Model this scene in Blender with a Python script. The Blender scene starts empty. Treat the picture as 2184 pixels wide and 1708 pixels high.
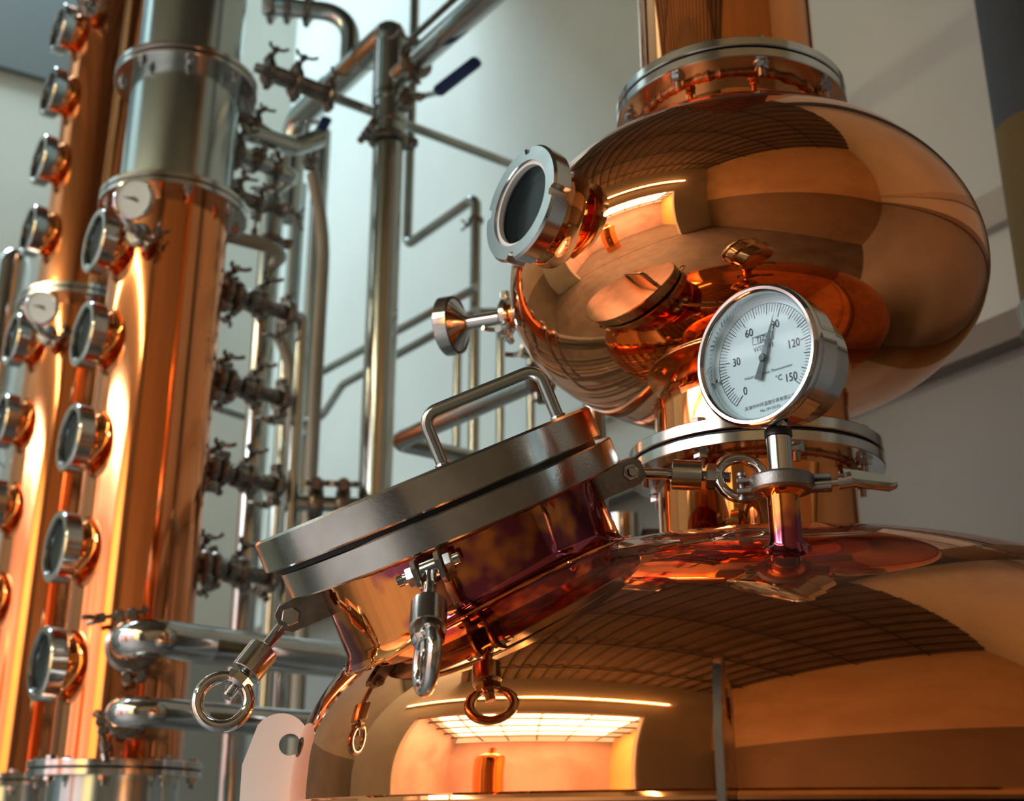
import bpy, bmesh, math, random
from mathutils import Vector, Matrix
random.seed(7)
PI = math.pi
sc = bpy.context.scene
COL = sc.collection

# ------------------------------------------------------------------ camera
# (all coordinates below are relative to a camera 1.5 m above the floor; LIFT puts the floor at z = 0)
LIFT = 1.5
W, H, F = 2184.0, 1708.0, 2600.0
PITCH = math.atan(F / 7309.0)
cam_d = bpy.data.cameras.new('camera')
cam_d.sensor_width = 36.0
cam_d.lens = F / W * 36.0
cam = bpy.data.objects.new('camera', cam_d)
COL.objects.link(cam)
cam.location = (0, 0, LIFT)
cam.rotation_euler = (PI / 2 + PITCH, 0, 0)
cam_d.dof.use_dof = True
cam_d.dof.focus_distance = 1.40
cam_d.dof.aperture_fstop = 4.8
cam_d.clip_start = 0.05
sc.camera = cam

# ------------------------------------------------------------------ world, lights, exposure
sc.view_settings.view_transform = 'Standard'
sc.view_settings.look = 'None'
sc.view_settings.gamma = 1.0
sc.view_settings.use_curve_mapping = False
sc.view_settings.exposure = -0.04
sc.cycles.use_denoising = True
sc.cycles.max_bounces = 10
sc.cycles.glossy_bounces = 8
sc.cycles.diffuse_bounces = 4
sc.cycles.sample_clamp_indirect = 6.0
sc.cycles.sample_clamp_direct = 0.0
sc.cycles.caustics_reflective = True
sc.cycles.blur_glossy = 0.6
wd = bpy.data.worlds.new('sky')
sc.world = wd
wd.use_nodes = True
wd.node_tree.nodes['Background'].inputs[0].default_value = (0.72, 0.86, 1.0, 1)
wd.node_tree.nodes['Background'].inputs[1].default_value = 2.2

U = Vector((-0.5, 0.866, 0))          # long axis of the hall
NN = Vector((0.866, 0.5, 0))          # across the hall
def RM(a, b, z):                      # hall coordinates -> scene
    return U * a + NN * b + Vector((0, 0, z))
A0, A1, B0, B1, ZF, ZC = -2.1, 7.15, -3.4, 2.345, -1.5, 4.45   # hall: near, far, left, right, floor, ceiling
OA0, OA1, OZ = -0.6, 4.6, 2.48        # opening to the bright bay
ALOW, ZHI = 4.6, 7.6            # the low roof ends at ALOW; beyond it the hall is higher

def area(name, loc, dirv, up, sx, sy, power, color):
    l = bpy.data.lights.new(name, 'AREA')
    l.shape = 'RECTANGLE'; l.size = sx; l.size_y = sy; l.energy = power; l.color = color
    o = bpy.data.objects.new(name, l); COL.objects.link(o)
    z = -Vector(dirv).normalized(); x = Vector(up).normalized(); y = z.cross(x)
    o.matrix_world = Matrix((x, y, z)).transposed().to_4x4()
    o.location = Vector(loc) + Vector((0, 0, LIFT))
    return o
area('skylight_daylight', RM(2.0, -6.6, 3.62), (0, 0, -1), U, 6.6, 5.2, 2100, (0.95, 0.98, 1.0))
area('added_roof_fill', RM((ALOW+A1)/2+.1, -1.0, ZHI-.12), (0, 0, -1), U, 2.0, 4.0, 470, (0.74, 0.92, 1.0))  # unseen roof lamp, added to cool the upper walls

# ------------------------------------------------------------------ materials
def nt(name):
    m = bpy.data.materials.new(name); m.use_nodes = True
    t = m.node_tree; b = t.nodes['Principled BSDF']
    return m, t, b
def N(t, typ, **kw):
    n = t.nodes.new(typ)
    for k, v in kw.items():
        if k in ('operation', 'blend_type', 'data_type', 'noise_dimensions', 'feature', 'wave_type', 'bands_direction'): setattr(n, k, v)
        else: n.inputs[k].default_value = v
    return n
def ramp(t, src, stops):
    r = t.nodes.new('ShaderNodeValToRGB'); e = r.color_ramp.elements
    while len(e) < len(stops): e.new(0.5)
    for i, (p, c) in enumerate(stops):
        e[i].position = p; e[i].color = (*c, 1)
    t.links.new(src, r.inputs[0]); return r
def objcoord(t, scale=(1, 1, 1)):
    tc = t.nodes.new('ShaderNodeTexCoord'); mp = t.nodes.new('ShaderNodeMapping')
    mp.inputs['Scale'].default_value = scale
    t.links.new(tc.outputs['Object'], mp.inputs[0]); return mp.outputs[0]
def metal(name, col, col2, rough, r2=None, nscale=6, stretch=(1, 1, 1), bump=0.0, bscale=60, spots=0.0, wav=0.0):
    m, t, b = nt(name); L = t.links
    b.inputs['Metallic'].default_value = 1.0
    co = objcoord(t, stretch)
    n = N(t, 'ShaderNodeTexNoise', Scale=nscale, Detail=6.0, Roughness=0.6); L.new(co, n.inputs['Vector'])
    r = ramp(t, n.outputs[0], [(0.38, col), (0.68, col2)])
    outc = r.outputs[0]
    if spots:
        n2 = N(t, 'ShaderNodeTexNoise', Scale=nscale * 2.3, Detail=8.0, Roughness=0.7); L.new(co, n2.inputs['Vector'])
        r2_ = ramp(t, n2.outputs[0], [(0.60, (0, 0, 0)), (0.74, (1, 1, 1))])
        mx = N(t, 'ShaderNodeMix', data_type='RGBA', blend_type='MULTIPLY')
        mul = N(t, 'ShaderNodeMath', operation='MULTIPLY'); mul.inputs[1].default_value = spots
        L.new(r2_.outputs[0], mul.inputs[0]); L.new(mul.outputs[0], mx.inputs[0])
        L.new(outc, mx.inputs[6]); mx.inputs[7].default_value = (0.45, 0.33, 0.30, 1)
        outc = mx.outputs[2]
    L.new(outc, b.inputs['Base Color'])
    rr = N(t, 'ShaderNodeMapRange'); rr.inputs[1].default_value = 0.35; rr.inputs[2].default_value = 0.7
    rr.inputs[3].default_value = rough; rr.inputs[4].default_value = r2 if r2 is not None else rough * 1.6
    L.new(n.outputs[0], rr.inputs[0]); L.new(rr.outputs[0], b.inputs['Roughness'])
    if bump or wav:
        nb = N(t, 'ShaderNodeTexNoise', Scale=bscale, Detail=3.0); L.new(co, nb.inputs['Vector'])
        bp = N(t, 'ShaderNodeBump', Strength=bump or wav, Distance=0.002); L.new(nb.outputs[0], bp.inputs['Height'])
        L.new(bp.outputs[0], b.inputs['Normal'])
    return m
def plain(name, col, rough=0.6, metallic=0.0, nscale=0, col2=None, emit=None, es=0, bump=0):
    m, t, b = nt(name)
    b.inputs['Base Color'].default_value = (*col, 1); b.inputs['Roughness'].default_value = rough
    b.inputs['Metallic'].default_value = metallic
    if nscale:
        co = objcoord(t); n = N(t, 'ShaderNodeTexNoise', Scale=nscale, Detail=5.0); t.links.new(co, n.inputs['Vector'])
        r = ramp(t, n.outputs[0], [(0.35, col), (0.7, col2)]); t.links.new(r.outputs[0], b.inputs['Base Color'])
        if bump:
            bp = N(t, 'ShaderNodeBump', Strength=bump, Distance=0.005); t.links.new(n.outputs[0], bp.inputs['Height'])
            t.links.new(bp.outputs[0], b.inputs['Normal'])
    if emit:
        b.inputs['Emission Color'].default_value = (*emit, 1); b.inputs['Emission Strength'].default_value = es
    return m
M = {}
M['copper'] = metal('polished_copper', (0.96, 0.37, 0.125), (0.90, 0.30, 0.09), 0.03, 0.06, 3.0, spots=0.35)
M['copper_body'] = metal('polished_copper_body', (0.96, 0.375, 0.135), (0.88, 0.30, 0.09), 0.025, 0.055, 2.2, stretch=(1, 1, 1.6), spots=0.5, wav=0.06, bscale=5)
M['copper_column'] = metal('polished_copper_column', (0.95, 0.385, 0.17), (0.88, 0.295, 0.10), 0.07, 0.11, 2.5, stretch=(1, 1, 0.4), spots=0.25, wav=0.12, bscale=4)
M['weld'] = metal('copper_weld', (0.50, 0.22, 0.09), (0.20, 0.09, 0.05), 0.22, 0.4, 60, bump=0.5, bscale=300)
M['steel'] = metal('polished_steel', (0.70, 0.71, 0.70), (0.56, 0.57, 0.56), 0.06, 0.12, 8)
M['satin'] = metal('satin_column_steel', (0.60, 0.71, 0.73), (0.48, 0.58, 0.60), 0.17, 0.23, 4, stretch=(1, 1, .3))
M['steel_pipe'] = metal('steel_pipe', (0.60, 0.66, 0.65), (0.47, 0.53, 0.52), 0.15, 0.22, 5, stretch=(1, 1, .5))
M['brushed'] = metal('brushed_steel', (0.68, 0.68, 0.65), (0.46, 0.46, 0.44), 0.13, 0.22, 9, stretch=(1, 1, 1), bump=0.05, bscale=300, spots=0.3)
M['flange'] = metal('turned_steel', (0.74, 0.75, 0.74), (0.60, 0.60, 0.58), 0.13, 0.2, 10)
M['dark_steel'] = metal('dark_cast_steel', (0.36, 0.33, 0.30), (0.20, 0.18, 0.16), 0.22, 0.35, 25)
M['cast'] = metal('satin_cast_steel', (0.33, 0.33, 0.33), (0.25, 0.25, 0.25), 0.38, 0.48, 40, bump=0.15, bscale=500)
M['plate_glare'] = plain('steel_plate_glare_white', (0.95, 0.95, 0.93), 0.5)  # glare on the steel lug is put into its white colour
M['black'] = plain('black_rubber', (0.012, 0.012, 0.014), 0.5)
M['blue'] = plain('blue_vinyl', (0.010, 0.035, 0.16), 0.4)
M['white'] = plain('white_gasket', (0.85, 0.86, 0.88), 0.45)
M['hose'] = plain('clear_braided_hose', (0.40, 0.38, 0.30), 0.25)
M['label'] = plain('paper_label', (0.6, 0.62, 0.66), 0.6)
M['ink'] = plain('black_ink', (0.015, 0.02, 0.03), 0.6)
M['ink_soft'] = plain('grey_ink', (0.06, 0.09, 0.13), 0.6)
M['dial'] = plain('pale_dial', (0.74, 0.91, 1.0), 0.5)
M['pointer'] = plain('dark_pointer', (0.03, 0.05, 0.055), 0.35)
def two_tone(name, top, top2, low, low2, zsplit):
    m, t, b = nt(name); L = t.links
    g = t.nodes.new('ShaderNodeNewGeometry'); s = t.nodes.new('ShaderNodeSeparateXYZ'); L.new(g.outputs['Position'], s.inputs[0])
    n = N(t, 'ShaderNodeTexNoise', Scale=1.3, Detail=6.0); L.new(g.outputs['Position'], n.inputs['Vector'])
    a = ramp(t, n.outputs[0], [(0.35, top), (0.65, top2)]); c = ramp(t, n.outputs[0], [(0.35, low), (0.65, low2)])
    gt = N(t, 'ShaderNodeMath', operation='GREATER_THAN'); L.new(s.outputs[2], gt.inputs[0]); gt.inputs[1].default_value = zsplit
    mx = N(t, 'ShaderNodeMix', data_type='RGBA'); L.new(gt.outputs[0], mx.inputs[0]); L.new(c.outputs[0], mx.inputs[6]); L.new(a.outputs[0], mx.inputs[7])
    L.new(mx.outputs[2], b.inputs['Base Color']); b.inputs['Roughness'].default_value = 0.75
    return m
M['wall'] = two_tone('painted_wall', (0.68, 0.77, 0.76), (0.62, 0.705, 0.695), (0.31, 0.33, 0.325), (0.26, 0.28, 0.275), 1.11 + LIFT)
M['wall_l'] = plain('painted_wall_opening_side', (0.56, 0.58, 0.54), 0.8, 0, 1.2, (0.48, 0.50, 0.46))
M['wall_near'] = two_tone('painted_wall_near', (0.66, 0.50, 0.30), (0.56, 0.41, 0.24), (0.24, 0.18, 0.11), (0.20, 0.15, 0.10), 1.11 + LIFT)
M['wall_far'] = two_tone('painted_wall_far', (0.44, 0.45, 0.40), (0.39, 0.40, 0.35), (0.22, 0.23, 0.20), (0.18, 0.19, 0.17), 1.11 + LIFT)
M['ceiling'] = plain('dark_roof_sheet', (0.19, 0.16, 0.14), 0.7, 0, 3, (0.14, 0.12, 0.105))
M['wall_shade'] = plain('painted_upper_shade', (0.085, 0.10, 0.10), 0.8)  # shade on the upper far wall, put into the colour
M['beam'] = plain('dark_roof_beam', (0.05, 0.045, 0.04), 0.6)
M['floor'] = plain('concrete_floor', (0.13, 0.115, 0.10), 0.5, 0, 2, (0.08, 0.07, 0.065))
M['annex'] = plain('pale_bay_wall', (0.46, 0.35, 0.34), 0.8, 0, 1, (0.38, 0.26, 0.24))
M['yellow'] = plain('yellow_panel', (0.75, 0.48, 0.16), 0.6)
M['lamp'] = plain('tube_light', (1, 1, 1), 0.4, emit=(1.0, 0.80, 0.48), es=50)
M['post'] = two_tone('painted_post', (0.05, 0.075, 0.105), (0.07, 0.095, 0.125), (0.19, 0.14, 0.05), (0.15, 0.12, 0.055), 1.43 + LIFT)
M['ledge'] = plain('ledge_paint', (0.24, 0.22, 0.20), 0.6)
# dust lying on the upward faces of the big copper bodies
t = M['copper_body'].node_tree; b = t.nodes['Principled BSDF']
g_ = t.nodes.new('ShaderNodeNewGeometry'); sx_ = t.nodes.new('ShaderNodeSeparateXYZ'); t.links.new(g_.outputs['Normal'], sx_.inputs[0])
mr_ = N(t, 'ShaderNodeMapRange'); mr_.inputs[1].default_value = .62; mr_.inputs[2].default_value = .98; t.links.new(sx_.outputs[2], mr_.inputs[0])
n1_ = N(t, 'ShaderNodeTexNoise', Scale=7.0, Detail=9.0, Roughness=0.75); t.links.new(objcoord(t), n1_.inputs['Vector'])
r1_ = ramp(t, n1_.outputs[0], [(0.40, (0, 0, 0)), (0.66, (1, 1, 1))])
m1_ = N(t, 'ShaderNodeMath', operation='MULTIPLY'); t.links.new(mr_.outputs[0], m1_.inputs[0]); t.links.new(r1_.outputs[0], m1_.inputs[1])
m2_ = N(t, 'ShaderNodeMath', operation='MULTIPLY'); t.links.new(m1_.outputs[0], m2_.inputs[0]); m2_.inputs[1].default_value = .55
df_ = N(t, 'ShaderNodeBsdfDiffuse', Color=(0.20, 0.105, 0.085, 1)); ms_ = N(t, 'ShaderNodeMixShader')
t.links.new(m2_.outputs[0], ms_.inputs[0]); t.links.new(b.outputs[0], ms_.inputs[1]); t.links.new(df_.outputs[0], ms_.inputs[2])
t.links.new(ms_.outputs[0], t.nodes['Material Output'].inputs[0])
# glass: pane over dark vessel
mg, tg, bg = nt('sight_glass'); tg.nodes.remove(bg)
gt_ = N(tg, 'ShaderNodeBsdfTransparent', Color=(0.93, 0.97, 0.98, 1)); gg_ = N(tg, 'ShaderNodeBsdfGlossy', Roughness=0.03)
gw_ = N(tg, 'ShaderNodeLayerWeight', Blend=0.5); gp_ = N(tg, 'ShaderNodeMath', operation='POWER'); gp_.inputs[1].default_value = 4.0
gf_ = N(tg, 'ShaderNodeMath', operation='MULTIPLY_ADD'); gf_.inputs[1].default_value = .35; gf_.inputs[2].default_value = .003
tg.links.new(gw_.outputs['Facing'], gp_.inputs[0]); tg.links.new(gp_.outputs[0], gf_.inputs[0])
gm_ = N(tg, 'ShaderNodeMixShader')
tg.links.new(gf_.outputs[0], gm_.inputs[0]); tg.links.new(gt_.outputs[0], gm_.inputs[1]); tg.links.new(gg_.outputs[0], gm_.inputs[2])
tg.links.new(gm_.outputs[0], tg.nodes['Material Output'].inputs[0])
M['glass'] = mg
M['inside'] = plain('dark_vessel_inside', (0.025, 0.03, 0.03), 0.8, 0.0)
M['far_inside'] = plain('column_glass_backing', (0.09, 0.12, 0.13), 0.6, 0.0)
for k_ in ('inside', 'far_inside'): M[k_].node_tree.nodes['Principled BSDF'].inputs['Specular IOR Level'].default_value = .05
# collar with heat tint
mc = metal('heat_tinted_copper', (0.95, 0.34, 0.09), (0.85, 0.27, 0.06), 0.04, 0.08, 5, spots=0.3)
t = mc.node_tree; b = t.nodes['Principled BSDF']; src = b.inputs['Base Color'].links[0].from_socket
co = objcoord(t, (1, 1, 1)); n = N(t, 'ShaderNodeTexNoise', Scale=5.0, Detail=4.0, Roughness=0.6); t.links.new(co, n.inputs['Vector'])
r = ramp(t, n.outputs[0], [(0.47, (0, 0, 0)), (0.52, (1, 1, 1))])
mx = N(t, 'ShaderNodeMix', data_type='RGBA', blend_type='MIX'); t.links.new(r.outputs[0], mx.inputs[0]); t.links.new(src, mx.inputs[6])
mx.inputs[7].default_value = (0.33, 0.07, 0.11, 1); t.links.new(mx.outputs[2], b.inputs['Base Color'])
M['tinted'] = mc

# ------------------------------------------------------------------ mesh builder
def frame(o, z, xh=(1, 0, 0)):
    z = Vector(z).normalized(); x = Vector(xh); x = (x - z * x.dot(z))
    if x.length < 1e-4: x = Vector((0, 1, 0)) - z * z.y
    x.normalize(); y = z.cross(x)
    m = Matrix((x, y, z)).transposed().to_4x4(); m.translation = Vector(o); return m
def ZF_(x, y, z, rot=0): return Matrix.Translation((x, y, z)) @ Matrix.Rotation(rot, 4, 'Z')
class MB:
    def __init__(s): s.v = []; s.f = []
    def add(s, m, vs, fs):
        k = len(s.v); s.v += [m @ Vector(p) for p in vs]; s.f += [tuple(k + i for i in f) for f in fs]; return s
    def lathe(s, m, prof, n=48, rf=None, closed=False):
        vs = []; fs = []; rows = []
        for j, (r, z) in enumerate(prof):
            if r < 1e-7: rows.append([len(vs)]); vs.append((0, 0, z))
            else:
                row = []
                for i in range(n):
                    a = 2 * PI * i / n; q = rf(a, j, r, z) if rf else r
                    zz = z
                    if isinstance(q, tuple): q, zz = q
                    row.append(len(vs)); vs.append((q * math.cos(a), q * math.sin(a), zz))
                rows.append(row)
        pr = list(zip(rows[:-1], rows[1:])) + ([(rows[-1], rows[0])] if closed else [])
        for A, B in pr:
            if len(A) == 1 and len(B) == 1: continue
            for i in range(n):
                k = (i + 1) % n
                if len(A) == 1: fs.append((A[0], B[k], B[i]))
                elif len(B) == 1: fs.append((A[i], A[k], B[0]))
                else: fs.append((A[i], A[k], B[k], B[i]))
        return s.add(m, vs, fs)
    def cyl(s, p0, p1, r, r1=None, n=24, ch=0.0):
        p0 = Vector(p0); p1 = Vector(p1); L = (p1 - p0).length; r1 = r if r1 is None else r1
        m = frame(p0, p1 - p0)
        pr = [(0, 0), (r - ch, 0)] + ([(r, ch)] if ch else []) + ([(r1, L - ch)] if ch else []) + [(r1 - ch, L), (0, L)]
        return s.lathe(m, pr, n)
    def ring(s, m, ro, ri, z0, z1, n=96, ch=0.0015):
        return s.lathe(m, [(ri, z0), (ro - ch, z0), (ro, z0 + ch), (ro, z1 - ch), (ro - ch, z1), (ri, z1)], n, closed=True)
    def torus(s, m, R, r, n=48, k=14, rf=None):
        vs = []; fs = []
        for i in range(n):
            a = 2 * PI * i / n; rr = r if not rf else rf(i)
            for j in range(k):
                b = 2 * PI * j / k
                vs.append(((R + rr * math.cos(b)) * math.cos(a), (R + rr * math.cos(b)) * math.sin(a), rr * math.sin(b)))
        for i in range(n):
            for j in range(k):
                fs.append((i * k + j, ((i + 1) % n) * k + j, ((i + 1) % n) * k + (j + 1) % k, i * k + (j + 1) % k))
        return s.add(m, vs, fs)
    def box(s, m, sx, sy, sz, c=0.0):
        x, y, z = sx / 2, sy / 2, sz / 2
        if c <= 0:
            vs = [(a, b_, d) for a in (-x, x) for b_ in (-y, y) for d in (-z, z)]
            return s.add(m, vs, [(0, 1, 3, 2), (4, 6, 7, 5), (0, 4, 5, 1), (2, 3, 7, 6), (0, 2, 6, 4), (1, 5, 7, 3)])
        pl = [(-x + c, -y), (x - c, -y), (x, -y + c), (x, y - c), (x - c, y), (-x + c, y), (-x, y - c), (-x, -y + c)]
        return s.prism(m, pl, -z, z, c)
    def prism(s, m, poly, z0, z1, c=0.0):
        n = len(poly); cx = sum(p[0] for p in poly) / n; cy = sum(p[1] for p in poly) / n
        def sh(k):
            o = []
            for x, y in poly:
                d = math.hypot(x - cx, y - cy) or 1; o.append((x - (x - cx) / d * k, y - (y - cy) / d * k))
            return o
        rows = [(sh(c), z0), (poly, z0 + c), (poly, z1 - c), (sh(c), z1)] if c else [(poly, z0), (poly, z1)]
        vs = [(x, y, z) for P_, z in rows for x, y in P_]; fs = []
        for r_ in range(len(rows) - 1):
            for i in range(n):
                k = (i + 1) % n; fs.append((r_ * n + i, r_ * n + k, (r_ + 1) * n + k, (r_ + 1) * n + i))
        fs.append(tuple(reversed(range(n)))); fs.append(tuple((len(rows) - 1) * n + i for i in range(n)))
        return s.add(m, vs, fs)
    def hexa(s, m, r, z0, z1, c=0.001):
        return s.prism(m, [(r * math.cos(PI / 3 * i), r * math.sin(PI / 3 * i)) for i in range(6)], z0, z1, min(c, (z1 - z0) * .3))
    def thread(s, m, r, z0, z1, pitch=0.0016, n=16):
        pr = [(0, z0)]; z = z0
        while z < z1 - pitch * .5:
            pr += [(r * .84, z), (r, z + pitch * .5)]; z += pitch
        pr += [(r * .84, z1), (0, z1)]
        return s.lathe(m, pr, n)
    def tube(s, pts, r, bend=0.05, n=16, rad=None, caps=True):
        P = [Vector(p) for p in pts]; out = [P[0]]
        for i in range(1, len(P) - 1):
            a, b_, c = P[i - 1], P[i], P[i + 1]; d0 = (a - b_).normalized(); d1 = (c - b_).normalized()
            ang = d0.angle(d1); 
            if ang > PI - 0.03: out.append(b_); continue
            tl = min(bend / math.tan(ang / 2), (a - b_).length * .49, (c - b_).length * .49)
            rr = tl * math.tan(ang / 2); cen = b_ + (d0 + d1).normalized() * (rr / math.sin(ang / 2))
            s0 = b_ + d0 * tl; s1 = b_ + d1 * tl; v0 = s0 - cen; v1 = s1 - cen; tot = v0.angle(v1); ax = v0.cross(v1).normalized()
            k = max(4, int(tot / 0.16))
            for j in range(k + 1): out.append(cen + Matrix.Rotation(tot * j / k, 3, ax) @ v0)
        out.append(P[-1])
        q = [out[0]]
        for p in out[1:]:
            if (p - q[-1]).length > 1e-5: q.append(p)
        T = [(q[min(i + 1, len(q) - 1)] - q[max(i - 1, 0)]).normalized() for i in range(len(q))]
        x = T[0].orthogonal().normalized(); vs = []; fs = []
        for i, p in enumerate(q):
            if i:
                ax = T[i - 1].cross(T[i])
                if ax.length > 1e-7: x = Matrix.Rotation(T[i - 1].angle(T[i]), 3, ax.normalized()) @ x
            y = T[i].cross(x).normalized(); ri = rad(i / (len(q) - 1)) if rad else r
            for j in range(n):
                a = 2 * PI * j / n; vs.append(p + (x * math.cos(a) + y * math.sin(a)) * ri)
        for i in range(len(q) - 1):
            for j in range(n): fs.append((i * n + j, i * n + (j + 1) % n, (i + 1) * n + (j + 1) % n, (i + 1) * n + j))
        if caps: fs.append(tuple(reversed(range(n)))); fs.append(tuple((len(q) - 1) * n + j for j in range(n)))
        return s.add(Matrix.Identity(4), vs, fs)
    def build(s, name, mat, parent=None, ang=35):
        me = bpy.data.meshes.new(name)
        org = Vector((0, 0, 0)); root = parent
        while root is not None and root.parent is not None: root = root.parent
        if root is not None: org = root.location
        me.from_pydata([tuple(p - org) for p in s.v], [], s.f)
        bm = bmesh.new(); bm.from_mesh(me); bmesh.ops.recalc_face_normals(bm, faces=bm.faces); bm.to_mesh(me); bm.free()
        me.polygons.foreach_set('use_smooth', [True] * len(me.polygons))
        me.set_sharp_from_angle(angle=math.radians(ang))
        me.materials.append(mat if not isinstance(mat, str) else M[mat]); me.update()
        o = bpy.data.objects.new(name, me); COL.objects.link(o)
        if parent is not None: o.parent = parent
        return o
def thing(name, label, cat, loc, group=None):
    o = bpy.data.objects.new(name, None); COL.objects.link(o); o.location = loc; o.empty_display_size = .05
    o['label'] = label; o['category'] = cat
    if group: o['group'] = group
    return o
def tag(o, label, cat, group=None):
    o['label'] = label; o['category'] = cat
    if group: o['group'] = group
    return o
def struct(mb, name, mat):
    o = mb.build(name, mat); o['kind'] = 'structure'; return o
def lab(o, s): o['label'] = s; return o
#%%SETTING
# ------------------------------------------------------------------ the hall
def slab(mb, a0, a1, b0, b1, z0, z1):
    m = frame(RM((a0 + a1) / 2, (b0 + b1) / 2, (z0 + z1) / 2), (0, 0, 1), U)
    mb.box(m, a1 - a0, b1 - b0, z1 - z0); return mb
AB = -10.2
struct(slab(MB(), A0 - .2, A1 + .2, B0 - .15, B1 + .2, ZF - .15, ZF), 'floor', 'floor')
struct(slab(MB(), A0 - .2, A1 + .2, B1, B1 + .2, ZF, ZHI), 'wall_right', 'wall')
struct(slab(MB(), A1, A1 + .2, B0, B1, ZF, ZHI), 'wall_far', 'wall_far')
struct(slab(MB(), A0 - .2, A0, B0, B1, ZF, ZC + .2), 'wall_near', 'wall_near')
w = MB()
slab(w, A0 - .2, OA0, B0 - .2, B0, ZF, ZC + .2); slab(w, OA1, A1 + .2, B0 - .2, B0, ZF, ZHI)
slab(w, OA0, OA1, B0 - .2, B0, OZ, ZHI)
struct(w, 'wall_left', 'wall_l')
wf = MB()
for k in range(5): slab(wf, ALOW + .2, A1 - .1, -3.1 + k * 1.27, -3.05 + k * 1.27, ZHI - .10, ZHI - .02)
slab(wf, ALOW + .2, ALOW + .25, -3.1, 2.0, ZHI - .1, ZHI - .02); slab(wf, A1 - .15, A1 - .1, -3.1, 2.0, ZHI - .1, ZHI - .02)
struct(wf, 'added_light_frame', 'steel_pipe')  # frame around the added roof lamp, out of view
w = MB()   # corrugated roof sheet: ribs run across the hall
n = 18; vs = []; fs = []
for i in range(n * 4 + 1):
    a = A0 - .1 + (ALOW - A0 + .1) * i / (n * 4); z = ZC + (0.06 if i % 4 in (1, 2) else 0)
    for b_ in (B0 - .1, B1 + .1): vs.append(RM(a, b_, z))
for i in range(n * 4): fs.append((2 * i, 2 * i + 1, 2 * i + 3, 2 * i + 2))
w.add(Matrix.Identity(4), vs, fs); 
slab(w, A0 - .2, ALOW, B0 - .2, B1 + .2, ZC + .07, ZC + .2); slab(w, ALOW - .1, ALOW, B0, B1, ZC + .2, ZHI); slab(w, ALOW, A1 + .2, B0 - .2, B1 + .2, ZHI, ZHI + .1)
struct(w, 'ceiling', 'ceiling')
struct(slab(MB(), A1 - .06, A1 - .01, B0, B1 - .6, ZC, ZHI), 'trim_24', 'wall_shade')  # dark sheet added for shade on the upper far wall
w = MB()
for k in range(19): slab(w, A0 + .2 + k * .345, A0 + .235 + k * .345, B0, B1, ZC - .05, ZC + .01)
struct(w, 'trim_1', 'beam')
w = MB()
for b_ in (-2.6, -1.3, 0.0, 1.3): slab(w, A0, ALOW, b_ - .022, b_ + .022, ZC - .09, ZC - .05)
struct(w, 'trim_2', 'beam')
struct(slab(MB(), A0, A1, B1 - .06, B1, 1.07, 1.14), 'trim_11', 'ledge')
struct(slab(MB(), A0, A1, B1 - .03, B1, 1.38, 1.47), 'trim_12', 'wall_l')
# the bright bay beyond the opening
struct(slab(MB(), OA0 - 1.4, OA1 + 1.2, AB, B0 - .2, ZF - .15, ZF), 'floor_bay', 'floor')
struct(slab(MB(), OA0 - 1.4, OA1 + 1.2, AB - .2, AB, ZF, 3.3), 'wall_bay_back', 'annex')
struct(slab(MB(), OA0 - 1.6, OA0 - 1.4, AB, B0 - .2, ZF, 3.7), 'wall_bay_side', 'yellow')
struct(slab(MB(), OA1 + 1.2, OA1 + 1.4, AB, B0 - .2, ZF, 3.7), 'wall_bay_end', 'annex')
for i in range(6):
    b_ = AB + 1.0 + i * 1.1
    struct(slab(MB(), OA0 - 1.4, OA1 + 1.2, b_ - .04, b_ + .04, 3.42, 3.52), 'trim_%d' % (13 + i), 'beam')
for i in range(5):
    a = OA0 - .6 + i * 1.35
    struct(slab(MB(), a - .03, a + .03, AB, B0 - .2, 3.36, 3.42), 'trim_%d' % (19 + i), 'beam')
struct(slab(MB(), OA0 - 1.4, OA1 + 1.2, B0 - .9, B0 - .2, 3.3, 3.6), 'ceiling_bay', 'annex')
lt = thing('strip_light', 'long tube light fixed to the wall above the wide opening', 'lamp', RM(2.3, B0 + .03, 3.17))
slab(MB(), -1.0, 5.6, B0 + .002, B0 + .05, 3.10, 3.24).build('light_body', 'white', lt)
for i in range(4):
    MB().cyl(RM(-1.0 + i * 1.65 + .03, B0 + .075, 3.17), RM(-1.0 + (i + 1) * 1.65 - .03, B0 + .075, 3.17), .022).build('light_tube', 'lamp', lt)
# a copper tank standing in the bay, seen mirrored in the kettle and the helmet
q_ = RM(2.6, -6.2, 0); tk = thing('copper_tank', 'dark copper tank in the bright bay, seen mirrored low in the kettle dome', 'tank', (q_.x, q_.y, ZF))
MB().lathe(ZF_(q_.x, q_.y, 0), [(.50, ZF), (.50, 1.15), (.46, 1.30), (.30, 1.42), (.12, 1.46), (.12, 1.75), (0, 1.75)], 64).build('body', 'copper', tk)
# post on the right
P0 = Vector((1.135, 2.27, ZF))
po = thing('round_post', 'round post at the right edge, blue grey above and ochre below', 'post', P0)
MB().cyl(P0, P0 + Vector((0, 0, ZC - ZF)), .092, n=48).build('shaft', 'post', po)
mb = MB(); mb.ring(ZF_(P0.x, P0.y, .99), .102, .09, -.03, .03); mb.build('collar', 'dark_steel', po)
mb = MB(); mb.ring(ZF_(P0.x, P0.y, ZF), .14, .09, 0, .02); mb.build('base_plate', 'dark_steel', po)
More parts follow.
